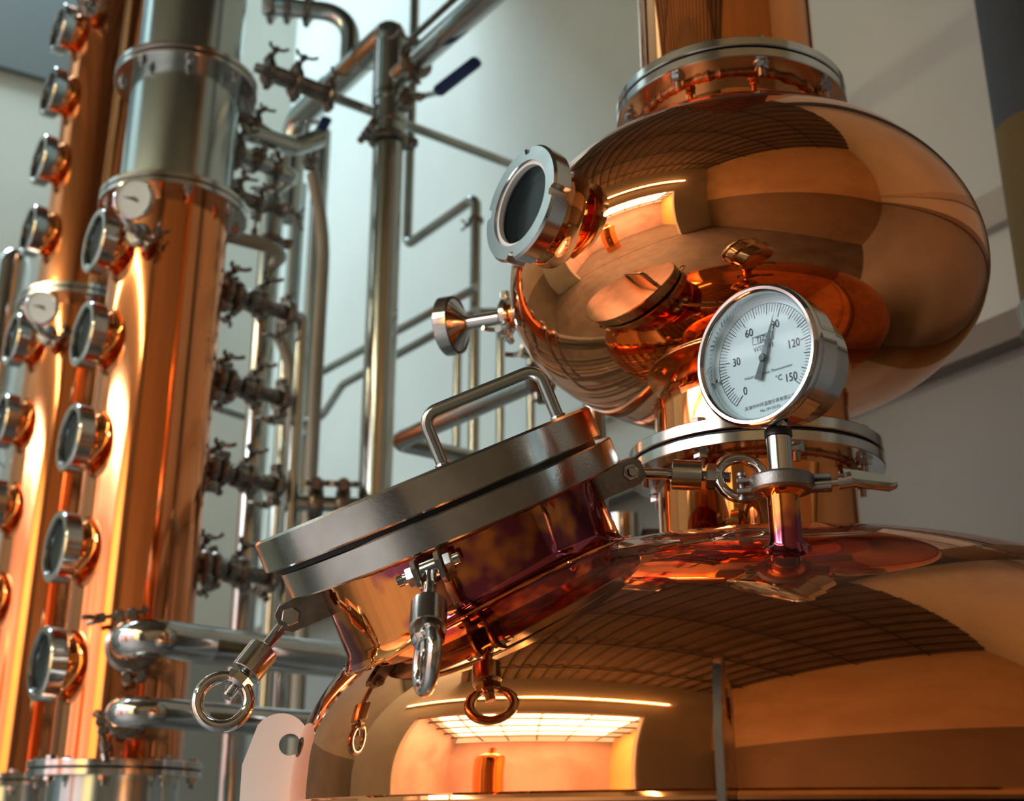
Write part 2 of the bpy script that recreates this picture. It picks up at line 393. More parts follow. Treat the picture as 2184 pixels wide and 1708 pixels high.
#%%STILL
# ------------------------------------------------------------------ the pot still
AX = Vector((.352, 1.70, 0)); RN = .1412; RFL = .1825
def still(z=0, rot=0): return ZF_(AX.x, AX.y, z, rot)
ON = (.356, .790, .2071, .2637, 2.2, 1.92); KE = (.638, .049, .329, 2.154)
def Fo(p):
    r = math.hypot(p.x - AX.x, p.y - AX.y); z = p.z - ON[1]; n, h = (ON[4], ON[2]) if z < 0 else (ON[5], ON[3])
    return (r / ON[0]) ** n + (abs(z) / h) ** n - 1
def Fk(p):
    r = math.hypot(p.x - AX.x, p.y - AX.y); z = max(p.z - KE[1], 0); return (r / KE[0]) ** KE[3] + (z / KE[2]) ** KE[3] - 1
def Fc(ax, R): return lambda p: (math.hypot(p.x - ax[0], p.y - ax[1]) / R) - 1
def foot_curve(Fn, o, axis, r, n=72, far=.6):
    """where a tube of radius r (outward axis) meets the surface Fn = 0"""
    m = frame(o, axis); out = []
    for i in range(n):
        a = 2 * PI * i / n; s0 = m @ Vector((r * math.cos(a), r * math.sin(a), 0)); d = -Vector(axis).normalized(); t = 0
        while t < far and Fn(s0 + d * t) > 0: t += .002
        lo, hi = t - .002, t
        for _ in range(18):
            q = (lo + hi) / 2
            if Fn(s0 + d * q) > 0: lo = q
            else: hi = q
        out.append(s0 + d * hi)
    return out
def bead(mb, pts, r, jit=.25, k=8):
    n = len(pts); vs = []; fs = []
    for i, p in enumerate(pts):
        T = (pts[(i + 1) % n] - pts[i - 1]).normalized(); x = T.orthogonal().normalized() if i == 0 else (x - T * x.dot(T)).normalized()
        y = T.cross(x); rr = r * (1 + random.uniform(-jit, jit))
        for j in range(k):
            a = 2 * PI * j / k; vs.append(p + (x * math.cos(a) + y * math.sin(a)) * rr)
    for i in range(n):
        for j in range(k):
            fs.append((i * k + j, i * k + (j + 1) % k, ((i + 1) % n) * k + (j + 1) % k, ((i + 1) % n) * k + j))
    return mb.add(Matrix.Identity(4), vs, fs)
def circ(m, r, n=150): return [m @ Vector((r * math.cos(2 * PI * i / n), r * math.sin(2 * PI * i / n), 0)) for i in range(n)]
def flared(mb, Fn, o, axis, r, flare, length_top, n=72):
    """short drawn neck: tube of radius r from the top ring down to the surface with a flared root"""
    base = foot_curve(Fn, o, axis, r + flare, n); mid = foot_curve(Fn, o, axis, r, n)
    m = frame(o, axis); az = Vector(axis).normalized(); vs = []; rows = 7
    for i in range(n):
        a = 2 * PI * i / n; rad = (m @ Vector((math.cos(a), math.sin(a), 0))) - m.translation
        top = m.translation + rad * r + az * length_top
        md = mid[i]; h = min((top - md).dot(az), flare * 1.2)
        vs.append(top)
        vs.append(md + az * h)
        for j in range(1, rows):
            t_ = j / (rows - 1) * PI / 2
            # quarter round from vertical tube to the surface
            lat = flare * (1 - math.cos(t_)); up = h * (1 - math.sin(t_))
            surf_pt = md.lerp(base[i], lat / flare)
            vs.append(surf_pt + az * up - az * .0008 * (j == rows - 1))
    R_ = rows + 1; fs = []
    for i in range(n):
        k = (i + 1) % n
        for j in range(R_ - 1): fs.append((i * R_ + j, k * R_ + j, k * R_ + j + 1, i * R_ + j + 1))
    return mb.add(Matrix.Identity(4), vs, fs)
def superprof(R, zc, hlo, hhi, nlo, nhi, rmin, up=True, lo=True, k=60):
    out = []
    for i in range(k + 1):
        a = (-PI / 2 if lo else 0) + ((PI / 2 if up else 0) - (-PI / 2 if lo else 0)) * i / k
        c, s = math.cos(a), math.sin(a); n, h = (nlo, hlo) if s < 0 else (nhi, hhi)
        r = R * max(c, 0) ** (2 / n); z = zc + math.copysign(h * abs(s) ** (2 / n), s)
        if r >= rmin: out.append((r, z))
    return out
def hexbolt(name, parent, x, y, z0, z1, mat='steel', below=.022, r=.0085, up=.006):
    """bolt through a flange pair spanning z0..z1: head above, nut and thread below"""
    mb = MB(); m = ZF_(x, y, 0, random.uniform(0, 1))
    mb.hexa(m, r * 1.25, z1, z1 + up + .003); mb.hexa(m, r * 1.25, z0 - .0105, z0)
    mb.ring(m, r * 1.45, r * .6, z0 - .0018, z0, 24, .0004)
    mb.thread(m, r * .62, z0 - below, z0 - .004, .0017); mb.cyl(m @ Vector((0, 0, z0 - .006)), m @ Vector((0, 0, z1 + .002)), r * .6, n=10)
    return mb.build(name, mat, parent)

kettle = thing('still_kettle', 'large polished copper still kettle whose dome fills the lower right', 'still', (AX.x, AX.y, ZF))
prof = [(0, -1.02), (.30, -1.0), (.645, -.85), (.652, -.80), (.652, .012), (.648, .02)]
MB().lathe(still(), prof, 128).build('jacket', 'brushed', kettle)
dome = superprof(.638, .049, .1, .329, 2, 2.154, .1405, lo=False, k=90)
MB().lathe(still(), [(.638, -.03), (.638, .02)] + dome + [(.1405, dome[-1][1])], 192).build('dome', 'copper_body', kettle)
mb = MB(); mb.torus(still(.031), .6405, .006, 160, 10); mb.build('rim_seam', 'copper', kettle)
for k in range(4):
    a = PI / 4 + k * PI / 2; x, y = AX.x + .5 * math.cos(a), AX.y + .5 * math.sin(a)
    mb = MB(); mb.cyl((x, y, ZF + .012), (x, y, -.9), .035); mb.cyl((x, y, ZF), (x, y, ZF + .012), .07); mb.build('leg', 'steel_pipe', kettle)
MB().lathe(still(), [(RN, .30), (RN, .487)], 96).build('neck', 'copper', kettle)
mb = MB(); mb.ring(still(), RFL, RN - .004, .485, .501); mb.build('neck_flange', 'flange', kettle)
mb = MB(); bead(mb, circ(still(.4835), RN + .002), .0045, .3); mb.build('flange_weld', 'weld', kettle)
mb = MB(); bead(mb, circ(still(dome[-1][1] - .001), RN + .001), .003, .2); mb.build('neck_weld', 'copper', kettle)
TOCAM = math.atan2(-AX.y, -AX.x)
def angles8(off=-25): return [TOCAM + math.radians(off + 45 * k) for k in range(8)]
for a in angles8(): hexbolt('bolt', kettle, AX.x + .163 * math.cos(a), AX.y + .163 * math.sin(a), .485, .523)
# lifting lugs
def lug(az_deg):
    a = math.radians(az_deg); h = Vector((math.sin(a), math.cos(a), 0))
    m = frame(AX + h * .640 + Vector((0, 0, .035)), Vector((0, 0, 1)).cross(h), h)   # local x = outward, local y = up-ish
    if (m.to_3x3() @ Vector((0, 1, 0))).z < 0: m = m @ Matrix.Diagonal((1, -1, -1, 1))
    pl = [(-.020, -.30), (.058, -.30), (.058, .046)]
    for i in range(11): t_ = math.radians(36 + i * 11.5); pl.append((.013 + .036 * math.cos(t_), .073 + .036 * math.sin(t_)))
    pl += [(-.030, .06)]
    hc = (.001, .071); hr = .0135; nh = 24; n = len(pl)
    hole = [(hc[0] + hr * math.cos(2 * PI * i / nh), hc[1] + hr * math.sin(2 * PI * i / nh)) for i in range(nh)]
    bm = bmesh.new(); th = .0035
    vo = [bm.verts.new((x, y, -th)) for x, y in pl]; vh = [bm.verts.new((x, y, -th)) for x, y in hole]
    es = [bm.edges.new((vo[i], vo[(i + 1) % n])) for i in range(n)] + [bm.edges.new((vh[i], vh[(i + 1) % nh])) for i in range(nh)]
    bmesh.ops.triangle_fill(bm, use_beauty=True, edges=es)
    # drop faces inside the hole, if any
    for f_ in [f_ for f_ in bm.faces if (f_.calc_center_median().xy - Vector(hc)).length < hr * .6]: bm.faces.remove(f_)
    g = bmesh.ops.extrude_face_region(bm, geom=list(bm.faces))
    bmesh.ops.translate(bm, verts=[v for v in g['geom'] if isinstance(v, bmesh.types.BMVert)], vec=(0, 0, 2 * th))
    bm.verts.index_update(); mb = MB(); mb.add(m, [v.co[:] for v in bm.verts], [[v.index for v in f_.verts] for f_ in bm.faces]); bm.free()
    return mb
lab(lug(-100).build('lifting_lug', 'plate_glare', kettle), 'steel plate lug with round hole, its glare painted white')
lab(lug(-164.7).build('lifting_lug', 'dark_steel', kettle), 'dark steel lug seen edge on')

# manhole collar on the kettle shoulder
MA = Vector((-.382, -.281, .88)).normalized(); MR = .2205
LC = Vector((-.1095, 1.45, .4196))                 # centre of the cover's top face
e1 = Vector((.921, -.048, .385)); e1 = (e1 - MA * e1.dot(MA)).normalized(); e2 = MA.cross(e1)  # e1 to the right, e2 away
if e2.y < 0: e2 = -e2
MF = Matrix((e1, MA.cross(e1), MA)).transposed().to_4x4(); MF.translation = LC
TC, TG, TFk = .039, .006, .033
zc1 = -TC; zg1 = zc1 - TG; zf1 = zg1 - TFk
MC = MF.copy(); MF = MF @ Matrix.Translation((.013, 0, 0))   # collar axis sits a little to the right of the cover
mb = MB(); flared(mb, Fk, MF @ Vector((0, 0, zf1 + .001)), MA, .182, .012, 0, 120); mb.build('manhole_collar', 'tinted', kettle)
mb = MB(); mb.ring(MF, .2175, .172, zf1, zg1, 128, .002); mb.build('manhole_flange', 'brushed', kettle)
mb = MB(); bead(mb, [MF @ Vector(((.1815) * math.cos(2 * PI * i / 200), .1815 * math.sin(2 * PI * i / 200), zf1 - .001)) for i in range(200)], .0035, .35); mb.build('collar_weld', 'weld', kettle)
mb = MB(); bead(mb, foot_curve(Fk, MF @ Vector((0, 0, zf1)), MA, .1925, 160), .0022, .3); mb.build('collar_foot_weld', 'copper', kettle)
# swing bolts (bracket on the kettle, eye nut on the bolt)
def swing(ang, d, ringn, len_=.140, label=None):
    """ang: place round the manhole (0 = right, -90 = toward the camera side); d: direction the bolt hangs; ringn: ring plane normal"""
    a = math.radians(ang); rad = (MF.to_3x3() @ Vector((math.cos(a), math.sin(a), 0))).normalized(); tan = MA.cross(rad).normalized()
    base = MF @ Vector((.178 * math.cos(a), .178 * math.sin(a), zf1 - .020))
    piv = base + rad * .046 + MA * .002
    br = MB()
    for s_ in (-1, 1):
        m = Matrix((rad, MA, tan)).transposed().to_4x4(); m.translation = base + tan * s_ * .0135
        br.prism(m, [(0, -.017), (.052, -.017), (.064, -.010), (.064, .010), (.056, .018), (0, .018)], -.003, .003, .0008)
    B = br.build('swing_bolt_bracket', 'dark_steel', kettle)
    pm = frame(piv, tan, rad); pin = MB()
    pin.cyl(piv - tan * .030, piv + tan * .034, .0066, n=20)
    pin.hexa(pm, .0115, .0168, .026); pin.hexa(pm, .0115, -.026, -.0168); pin.thread(pm, .0062, -.038, -.026)
    pin.build('pivot_bolt', 'steel', B)
    d = Vector(d).normalized(); m = frame(piv, d)
    rod = MB(); rod.cyl(piv + tan * -.010, piv + tan * .010, .0105, n=24)
    rod.cyl(piv, piv + d * .050, .0070, n=20); rod.thread(m, .0072, .036, .128, .0019)
    R_ = rod.build('swing_bolt', 'steel', kettle)
    sl = MB(); sl.lathe(m, [(.0065, .056), (.0178, .056), (.0188, .057), (.0188, .092), (.0178, .093), (.0065, .093)], 40, closed=True); sl.build('sleeve', 'brushed', R_)
    ey = MB(); c = piv + d * (len_ - .006)
    ey.lathe(m, [(.006, .098), (.0155, .098), (.0172, .100), (.0165, .110), (.013, .114), (.006, .114)], 8, closed=True)
    ey.torus(frame(c + d * .0, ringn, d), .0285, .0072, 56, 16)
    ey.build('eye_nut', 'steel', R_)
swing(184, (-.46, -.36, -.78), (.15, -.98, .2))
swing(-101, (.03, -.62, -.78), (.93, .30, -.05))
swing(2, (.985, -.16, -.10), (.02, -.96, .25), len_=.146)
swing(94, (.1, .5, -.8), (.9, .1, .0))

MF = MC
cover = thing('manhole_cover', 'thick round steel manhole cover with a bent rod handle', 'lid', MF @ Vector((0, 0, -TC)))
mb = MB(); mb.lathe(MF, [(0, zc1), (MR - .002, zc1), (MR, zc1 + .002), (MR, -.003), (MR - .003, 0), (0, 0)], 128); mb.build('cover_plate', 'brushed', cover)
mb = MB(); mb.lathe(MF, [(.17, zg1), (MR - .010, zg1), (MR - .010, zc1), (.17, zc1)], 128, closed=True); mb.build('gasket', 'black', cover)
hp = [MF @ Vector(p) for p in ((.026, -.03, -.002), (.026, -.03, .066), (.178, -.03, .066), (.178, -.03, -.002))]
mb = MB(); mb.tube(hp, .0078, .018, 20)
for q in (hp[0], hp[3]): mb.torus(frame(q + MA * .004, MA), .0078, .0022, 24, 8)
mb.build('handle', 'steel_pipe', cover)

# helmet (onion) with lower half flange, upper neck flange
hel = thing('still_helmet', 'bulging onion shaped copper helmet above the kettle', 'still', (AX.x, AX.y, .507))
mb = MB(); mb.lathe(still(), superprof(.356, .79, .2071, .2637, 2.2, 1.92, .136, k=150), 192); mb.build('bulb', 'copper_body', hel)
op = superprof(.356, .79, .2071, .2637, 2.2, 1.92, RN, k=300); zlo, zhi = op[0][1], op[-1][1]
MB().lathe(still(), [(RN, .521), (RN, zlo + .004)], 96).build('lower_neck', 'copper', hel)
MB().lathe(still(), [(RN, zhi - .004), (RN, 1.08)], 96).build('upper_neck', 'copper', hel)
mb = MB(); bead(mb, circ(still(zlo + .002), RN + .001), .003, .2); mb.build('bulb_weld', 'copper', hel); mb = MB(); bead(mb, circ(still(zhi), RN + .001), .003, .2); mb.build('bulb_weld', 'copper', hel)
mb = MB(); mb.ring(still(), RFL, RN - .004, .5055, .5225); mb.build('lower_flange', 'flange', hel)
mb = MB(); mb.ring(still(), RFL - .005, RN, .501, .5055); mb.build('gasket', 'black', hel)
mb = MB(); mb.ring(still(), RFL, RN - .004, 1.078, 1.0935); mb.build('upper_flange', 'flange', hel)
mb = MB(); bead(mb, circ(still(1.076), RN + .003), .0048, .4); mb.build('flange_weld', 'weld', hel)
for a in angles8(-27): hexbolt('bolt', hel, AX.x + .163 * math.cos(a), AX.y + .163 * math.sin(a), 1.078, 1.113)
nc = thing('neck_column', 'wide copper pipe rising out of the top of the picture', 'pipe', (AX.x, AX.y, 1.0975))
MB().lathe(still(), [(RN, 1.10), (RN, 3.0), (0, 3.0)], 96).build('pipe', 'copper_body', nc)
mb = MB(); mb.ring(still(), RFL, RN - .004, 1.0975, 1.1125); mb.build('flange', 'flange', nc)
mb = MB(); mb.ring(still(), RFL - .005, RN, 1.0935, 1.0975); mb.build('gasket', 'black', nc)

# sight port: union nut, glass, copper tube
def port(parent, axpt, z, out, Rs, Fn, mats=('copper', 'flange', 'inside'), prot=.056, slots=True, tilt=0.0, n=64, rot=.3, gi=.0600, nd=.030):
    h = Vector(out); h.z = 0; h.normalize(); w = (h + Vector((0, 0, tilt))).normalized()
    c = Vector((axpt[0], axpt[1], z)) + h * (Rs + prot); m = frame(c, w, (0, 0, 1))
    tube = MB(); flared(tube, Fn, c - w * nd, w, .060, .014, 0, n)
    tube.ring(m, .068, .058, -nd - .006, -nd + .002, n)
    T = tube.build('port_neck', mats[0], parent)
    def rf(a, j, r, zz):
        if slots and r > .075:
            q = ((a + rot) % (PI / 2))
            if q < .20: return r - .009
        return r
    nut = MB(); nut.lathe(m, [(gi + .004, -nd), (.0795, -nd), (.0815, -nd + .002), (.0835, -.004), (.0805, 0), (gi + .0015, 0), (gi, -.004), (gi, -nd)], 144 if slots else 72, rf, closed=True)
    Nn = nut.build('union_nut', mats[1], parent, 25)
    g = MB(); g.ring(m, gi + .001, gi - .0035, -.012, -.0045, n, .0006); g.build('gasket', 'white' if slots else 'dark_steel', Nn)
    gl = MB(); gl.lathe(m, [(0, -.016), (gi - .002, -.016), (gi - .002, -.009), (0, -.009)], n); gl.build('glass', 'glass', Nn)
    bk = MB(); bk.lathe(m, [(gi - .003, -.017), (gi - .006, -.034), (0, -.034)], n); bk.build('dark_bore', mats[2], Nn)
port(hel, AX, .8075, (-.829, -.559, 0), .356, Fo, tilt=.06, prot=.057)
# small side port with ferrule, clamp and disc
h = Vector((-.927, .375, 0)); zs = .803
def cl(p, w, r, th=.014, wing=None, mat='dark_steel', parent=None, name='clamp', ears=True):
    """sanitary clamp ring with hinge bolt and wing nut"""
    w = Vector(w).normalized(); m = frame(p, w, wing if wing is not None else (0, 0, 1)); mb = MB()
    mb.lathe(m, [(r * .55, -th / 2), (r * .86, -th / 2), (r, -th * .25), (r, th * .25), (r * .86, th / 2), (r * .55, th / 2)], 40, closed=True)
    if ears:
        for s_ in (-1, 1):
            mb.box(m @ Matrix.Translation((s_ * r * 1.12, -.1 * r, 0)), r * .5, r * .32, th * .9, r * .06)
            mb.box(m @ Matrix.Translation((s_ * r * 1.12, .35 * r, 0)), r * .5, r * .32, th * .9, r * .06)
        c0 = m @ Vector((r * 1.22, -.7 * r, 0)); c1 = m @ Vector((r * 1.22, 1.2 * r, 0)); mb.cyl(c0, c1, th * .2, n=10)
        mb.hexa(frame(m @ Vector((r * 1.22, -.62 * r, 0)), c1 - c0), th * .42, 0, th * .4)
        wc = m @ Vector((r * 1.22, .85 * r, 0)); wm = frame(wc, c1 - c0, w); mb.cyl(wc, wc + (c1 - c0).normalized() * th * .9, th * .42, n=12)
        for s_ in (-1, 1):
            mb.tube([wm @ Vector((0, 0, th * .5)), wm @ Vector((s_ * r * .55, 0, th * 1.0)), wm @ Vector((s_ * r * .72, 0, th * 1.6))], th * .22, .01, 10)
        mb.cyl(m @ Vector((-r * 1.22, -.35 * r, 0)), m @ Vector((-r * 1.22, .55 * r, 0)), th * .25, n=10)
    return mb.build(name, mat, parent)
def OP(L, z=zs): return Vector((AX.x, AX.y, z)) + h * L
mb = MB(); mb.cyl(OP(.33), OP(.385), .021); mb.cyl(OP(.381), OP(.387), .0255); mb.build('side_port_neck', 'copper', hel)
disc = thing('side_port_valve', 'steel disc and rod clamped on the left side of the helmet', 'valve', OP(.387))
mb = MB(); mb.cyl(OP(.387), OP(.394), .0255); mb.cyl(OP(.392), OP(.462), .0115); mb.build('rod', 'steel', disc)
cl(OP(.388), h, .030, .016, (0, 0, -1), 'steel', disc)
dm = frame(OP(.4907), h, (0, 0, 1))
mb = MB(); mb.lathe(dm, [(.0115, -.034), (.014, -.029), (.043, -.013), (.0455, -.011)], 64); mb.lathe(dm, [(.0455, -.010), (.0498, -.012), (.050, -.010), (.050, .010), (.048, .012), (0, .012)], 64); mb.build('disc', 'steel', disc)
mb = MB(); mb.torus(dm @ Matrix.Translation((0, 0, -.0115)), .0462, .0013, 64, 8); mb.build('seal_ring', 'black', disc)
#%%THERMO
# ------------------------------------------------------------------ dial thermometer on the kettle
TX, TY = .28, 1.22
def tz(z): return Vector((TX, TY, z))
zb = .26
mb = MB(); flared(mb, Fk, tz(.331), (0, 0, 1), .0165, .010, 0, 48)
mb.lathe(ZF_(TX, TY, 0), [(.0165, .328), (.0195, .331), (.0255, .335), (.0255, .339), (0, .339)], 40); mb.build('thermometer_port', 'tinted', kettle)
th = thing('dial_thermometer', 'large round dial thermometer on a steel stem, reading about 88', 'thermometer', tz(.339))
mb = MB(); mb.lathe(ZF_(TX, TY, 0), [(0, .3395), (.0255, .3395), (.0255, .344), (.016, .349), (.0128, .352), (.0128, .392), (.0105, .394), (.0105, .41)], 40); mb.build('stem', 'steel', th)
mb = MB(); mb.lathe(ZF_(TX, TY, 0), [(.0128, .392), (.0145, .393), (.0145, .400), (.0128, .402)], 40); mb.build('stem_seal', 'black', th)
wv = Vector((-.73, -.68, -.052)).normalized(); DC = Vector((.2586, 1.2, .4776))
DM = frame(DC, wv, (.68, -.73, 0))      # local x = right as seen, y = up?
if (DM.to_3x3() @ Vector((0, 1, 0))).z < 0:
    x = DM.to_3x3() @ Vector((-1, 0, 0)); DM = frame(DC, wv, x)
mb = MB(); mb.lathe(DM, [(0, -.082), (.058, -.082), (.062, -.079), (.066, -.046), (.0735, -.040), (.0735, -.006)], 96); mb.build('case', 'steel', th)
mb = MB(); mb.lathe(DM, [(.0735, -.012), (.0765, -.010), (.0780, -.005), (.0782, 0), (.0768, .0035), (.0742, .0055), (.0712, .0052), (.0690, .003), (.0675, -.001), (.0670, -.014)], 128); mb.build('bezel', 'steel', th)
mb = MB(); mb.lathe(DM, [(0, -.016), (.0665, -.016), (.0690, -.012)], 96); D = mb.build('dial_face', 'dial', th)
# ticks
SGN = 1 if (DM.to_3x3() @ Vector((1, 0, 0))).dot(Vector((.68, -.73, 0))) > 0 else -1
def dpos(r, v, z=0.0):      # v in degrees Celsius, 270 degree sweep from lower left
    a = math.radians(-135 + 270 * v / 150); return Vector((SGN * r * math.sin(a), r * math.cos(a), z))
mb = MB()
for i in range(76):
    v = i * 2; r0 = .0465 if v % 30 == 0 else (.0485 if v % 10 == 0 else .0510)
    a, b_ = dpos(r0, v), dpos(.0605, v); t_ = (b_ - a).normalized(); s_ = Vector((-t_.y, t_.x, 0)) * (.00042 if v % 10 == 0 else .00028)
    z = Vector((0, 0, -.0155)); mb.add(DM, [a - s_ + z, a + s_ + z, b_ + s_ + z, b_ - s_ + z], [(0, 1, 2, 3)])
vs = []; fs = []; k = 120
for i in range(k + 1):
    for r_ in (.0603, .0608): vs.append(dpos(r_, 150 * i / k, -.0155))
for i in range(k): fs.append((2 * i, 2 * i + 1, 2 * i + 3, 2 * i + 2))
mb.add(DM, vs, fs); mb.build('scale_marks', 'ink', D)
FD = DM if SGN > 0 else DM @ Matrix.Diagonal((-1, 1, 1, 1))
def text(s, x, y, size, mat='ink', ax='CENTER', parent=None, M0=None, z=-.0153, sx=1.0, name='printed_text'):
    c = bpy.data.curves.new('t', 'FONT'); c.body = s; c.size = size; c.align_x = ax; c.align_y = 'CENTER'; c.resolution_u = 3
    o = bpy.data.objects.new('t', c); COL.objects.link(o); bpy.context.view_layer.update()
    me = bpy.data.meshes.new_from_object(o.evaluated_get(bpy.context.evaluated_depsgraph_get()))
    vs = [(v.co.x * sx + x, v.co.y + y, z) for v in me.vertices]; fs = [tuple(p.vertices) for p in me.polygons]
    bpy.data.objects.remove(o); bpy.data.curves.remove(c); bpy.data.meshes.remove(me)
    mb = MB(); mb.add(M0 if M0 is not None else FD, vs, fs); return mb.build(name, mat, parent)
for s, v in (('0', 0), ('30', 30), ('60', 60), ('90', 90), ('120', 120), ('150', 150)):
    p = dpos(.0415 if v in (0, 150) else .0375, v); text(s, p.x * SGN, p.y, .0130, parent=D, sx=.82)
text('°C', .0145, -.0262, .0088, parent=D, sx=.9)
text('TJZH', 0, .0228, .0090, 'ink_soft', parent=D, sx=.9)
text('WSS-411', 0, .0125, .0078, 'ink_soft', parent=D, sx=.9)
text('Industrial Bimetal Thermometer', .002, -.0160, .0047, 'ink_soft', parent=D)
text('天津市中环温度仪表有限公司', 0, -.0495, .0050, 'ink', parent=D)
text('No.19110150', 0, -.0560, .0046, 'ink', parent=D)
mb = MB()
for (x0, y0, x1, y1) in ((-.0135, .0185, .0135, .0190), (-.0135, .0268, .0135, .0273), (-.0135, .0185, -.0130, .0273), (.0130, .0185, .0135, .0273)):
    mb.add(FD, [(x0, y0, -.0153), (x1, y0, -.0153), (x1, y1, -.0153), (x0, y1, -.0153)], [(0, 1, 2, 3)])
mb.build('logo_frame', 'ink_soft', D)
a = math.radians(-135 + 270 * 87.8 / 150); pt = Vector((math.sin(a), math.cos(a))); pp = Vector((pt.y, -pt.x))
mb = MB(); P_ = [pt * .048, pt * .006 + pp * .0034, pp * .0030 - pt * .006, pp * .0044 - pt * .024, -pp * .0044 - pt * .024, -pp * .0030 - pt * .006, pt * .006 - pp * .0034]
mb.prism(FD, [tuple(p) for p in P_], -.0125, -.0118); mb.lathe(FD, [(0, -.009), (.0035, -.009), (.0046, -.0105), (.0046, -.0135), (0, -.0135)], 24)
mb.build('pointer', 'pointer', th)
mb = MB(); q = FD @ Matrix.Translation((-.0615, -.010, -.013)); mb.cyl(q @ Vector((0, 0, -.003)), q @ Vector((0, 0, .002)), .0022, n=12); mb.build('dial_screw', 'steel', D)
mb = MB(); mb.lathe(DM, [(0, -.0035), (.069, -.0035), (.069, -.0015), (0, -.0015)], 96)
lab(mb.build('glass', 'glass', th), 'clear glass over the dial')
# clamp under the thermometer
tcl = thing('ferrule_clamp', 'grey cast clamp with a long wing handle below the dial thermometer', 'clamp', tz(.339))
mb = MB(); m = ZF_(TX, TY, .3415)
mb.lathe(m, [(.021, -.0085), (.030, -.0085), (.0335, -.006), (.0335, .006), (.031, .009), (.0165, .009)], 64); 
e = Vector((.97, -.24, 0)).normalized()
mb.build('clamp_ring', 'cast', tcl)
mb = MB()
for s_ in (-1, 1): mb.box(frame(tz(.3415) - e * .037 + Vector((0, 0, s_ * .0055)), (0, 0, 1), e), .018, .016, .005, .001)
mb.cyl(tz(.329) - e * .041, tz(.354) - e * .041, .0032, n=14); mb.cyl(tz(.327) - e * .041, tz(.330) - e * .041, .005, n=14); mb.cyl(tz(.353) - e * .041, tz(.356) - e * .041, .005, n=14)
mb.build('hinge', 'cast', tcl)
mb = MB()
for s_ in (-1, 1): mb.box(frame(tz(.3405) + e * .039 + Vector((0, 0, s_ * .0055)), (0, 0, 1), e), .022, .018, .005, .001)
mb.cyl(tz(.332) + e * .044, tz(.349) + e * .044, .003, n=12)
mb.build('hinge', 'cast', tcl)
mb = MB(); mb.cyl(tz(.3400) + e * .030, tz(.3405) + e * .062, .0042, n=16); mb.cyl(tz(.3405) + e * .056, tz(.342) + e * .070, .0085, n=20)
A_ = frame(tz(.343) + e * .066, e, (0, 0, 1))
pl = [(-.006, -.007), (-.006, .007), (.010, .009), (.028, .0095), (.044, .008), (.050, .004), (.051, -.002), (.046, -.007), (.028, -.0095), (.010, -.009)]
m2 = frame(tz(.345) + e * .064, (0.12, -.75, .62), e + Vector((0, 0, .10))); mb.prism(m2, [(x_ * 1.05, y_ * 1.1) for x_, y_ in pl], -.0055, .0055, .003)
mb.build('wing_handle', 'steel', tcl)
#%%COLUMNS
# ------------------------------------------------------------------ rectifying columns
OUT = Vector((-.80, -.60, 0)); HP = Vector((.7, .714, 0)).normalized()
RFC = .19
def flange_pair(parent, x, y, z0, nb=8, off=0, gname='flange', col='flange'):
    m = ZF_(x, y, z0)
    for k, (a, b_) in enumerate(((0, .0145), (.019, .0335))):
        mb = MB(); mb.ring(m, RFC, .13, a, b_); mb.build(gname, col, parent)
    mb = MB(); mb.ring(m, RFC - .005, .13, .0145, .019); mb.build('gasket', 'black', parent)
    t0 = math.atan2(-y, -x)
    for k in range(nb):
        a = t0 + math.radians(off) + 2 * PI * k / nb
        hexbolt('bolt', parent, x + .168 * math.cos(a), y + .168 * math.sin(a), z0, z0 + .0335, r=.0095)
def column(x, y, label, zports, top_steel):
    c = thing('rectifying_column', label, 'column', (x, y, ZF), 'copper columns with round sight glasses')
    R = .1425; m = ZF_(x, y, 0)
    if top_steel:
        MB().lathe(m, [(R, .135), (R, 1.55)], 96).build('copper_shell', 'copper_column', c)
        flange_pair(c, x, y, 1.532, off=10)
        MB().lathe(m, [(R + .003, 1.56), (R + .003, 1.93)], 96).build('steel_section', 'satin', c)
        flange_pair(c, x, y, 1.914, off=0)
        MB().lathe(m, [(R - .004, 1.94), (R - .004, 3.3), (0, 3.3)], 96).build('upper_steel_section', 'satin', c)
    else:
        MB().lathe(m, [(R, .135), (R, 1.55)], 96).build('copper_shell', 'copper_column', c)
        flange_pair(c, x, y, 1.525, off=5)
        MB().lathe(m, [(R, 1.55), (R, 3.4), (0, 3.4)], 96).build('upper_copper_shell', 'copper_column', c)
    flange_pair(c, x, y, .118, off=-8)
    MB().lathe(m, [(R, ZF + .01), (R, .125)], 72).build('base_section', 'satin', c)
    mb = MB(); mb.ring(m, .2, .12, ZF, ZF + .015); mb.build('base_ring', 'flange', c)
    for z in zports: port(c, (x, y), z, OUT, R, Fc((x, y), R), ('copper', 'flange', 'far_inside'), n=40, slots=False, gi=.067, nd=.040)
    return c
CX, CY = -.892, 2.864; QX, QY = -1.344, 3.50
colA = column(CX, CY, 'nearer copper column with a steel section on top', (1.402, 1.15, .885, .622, .358), True)
colB = column(QX, QY, 'farther copper column, partly hidden behind the nearer one', (2.51, 2.265, 2.015, 1.765, 1.40, 1.143, .885, .622), False)

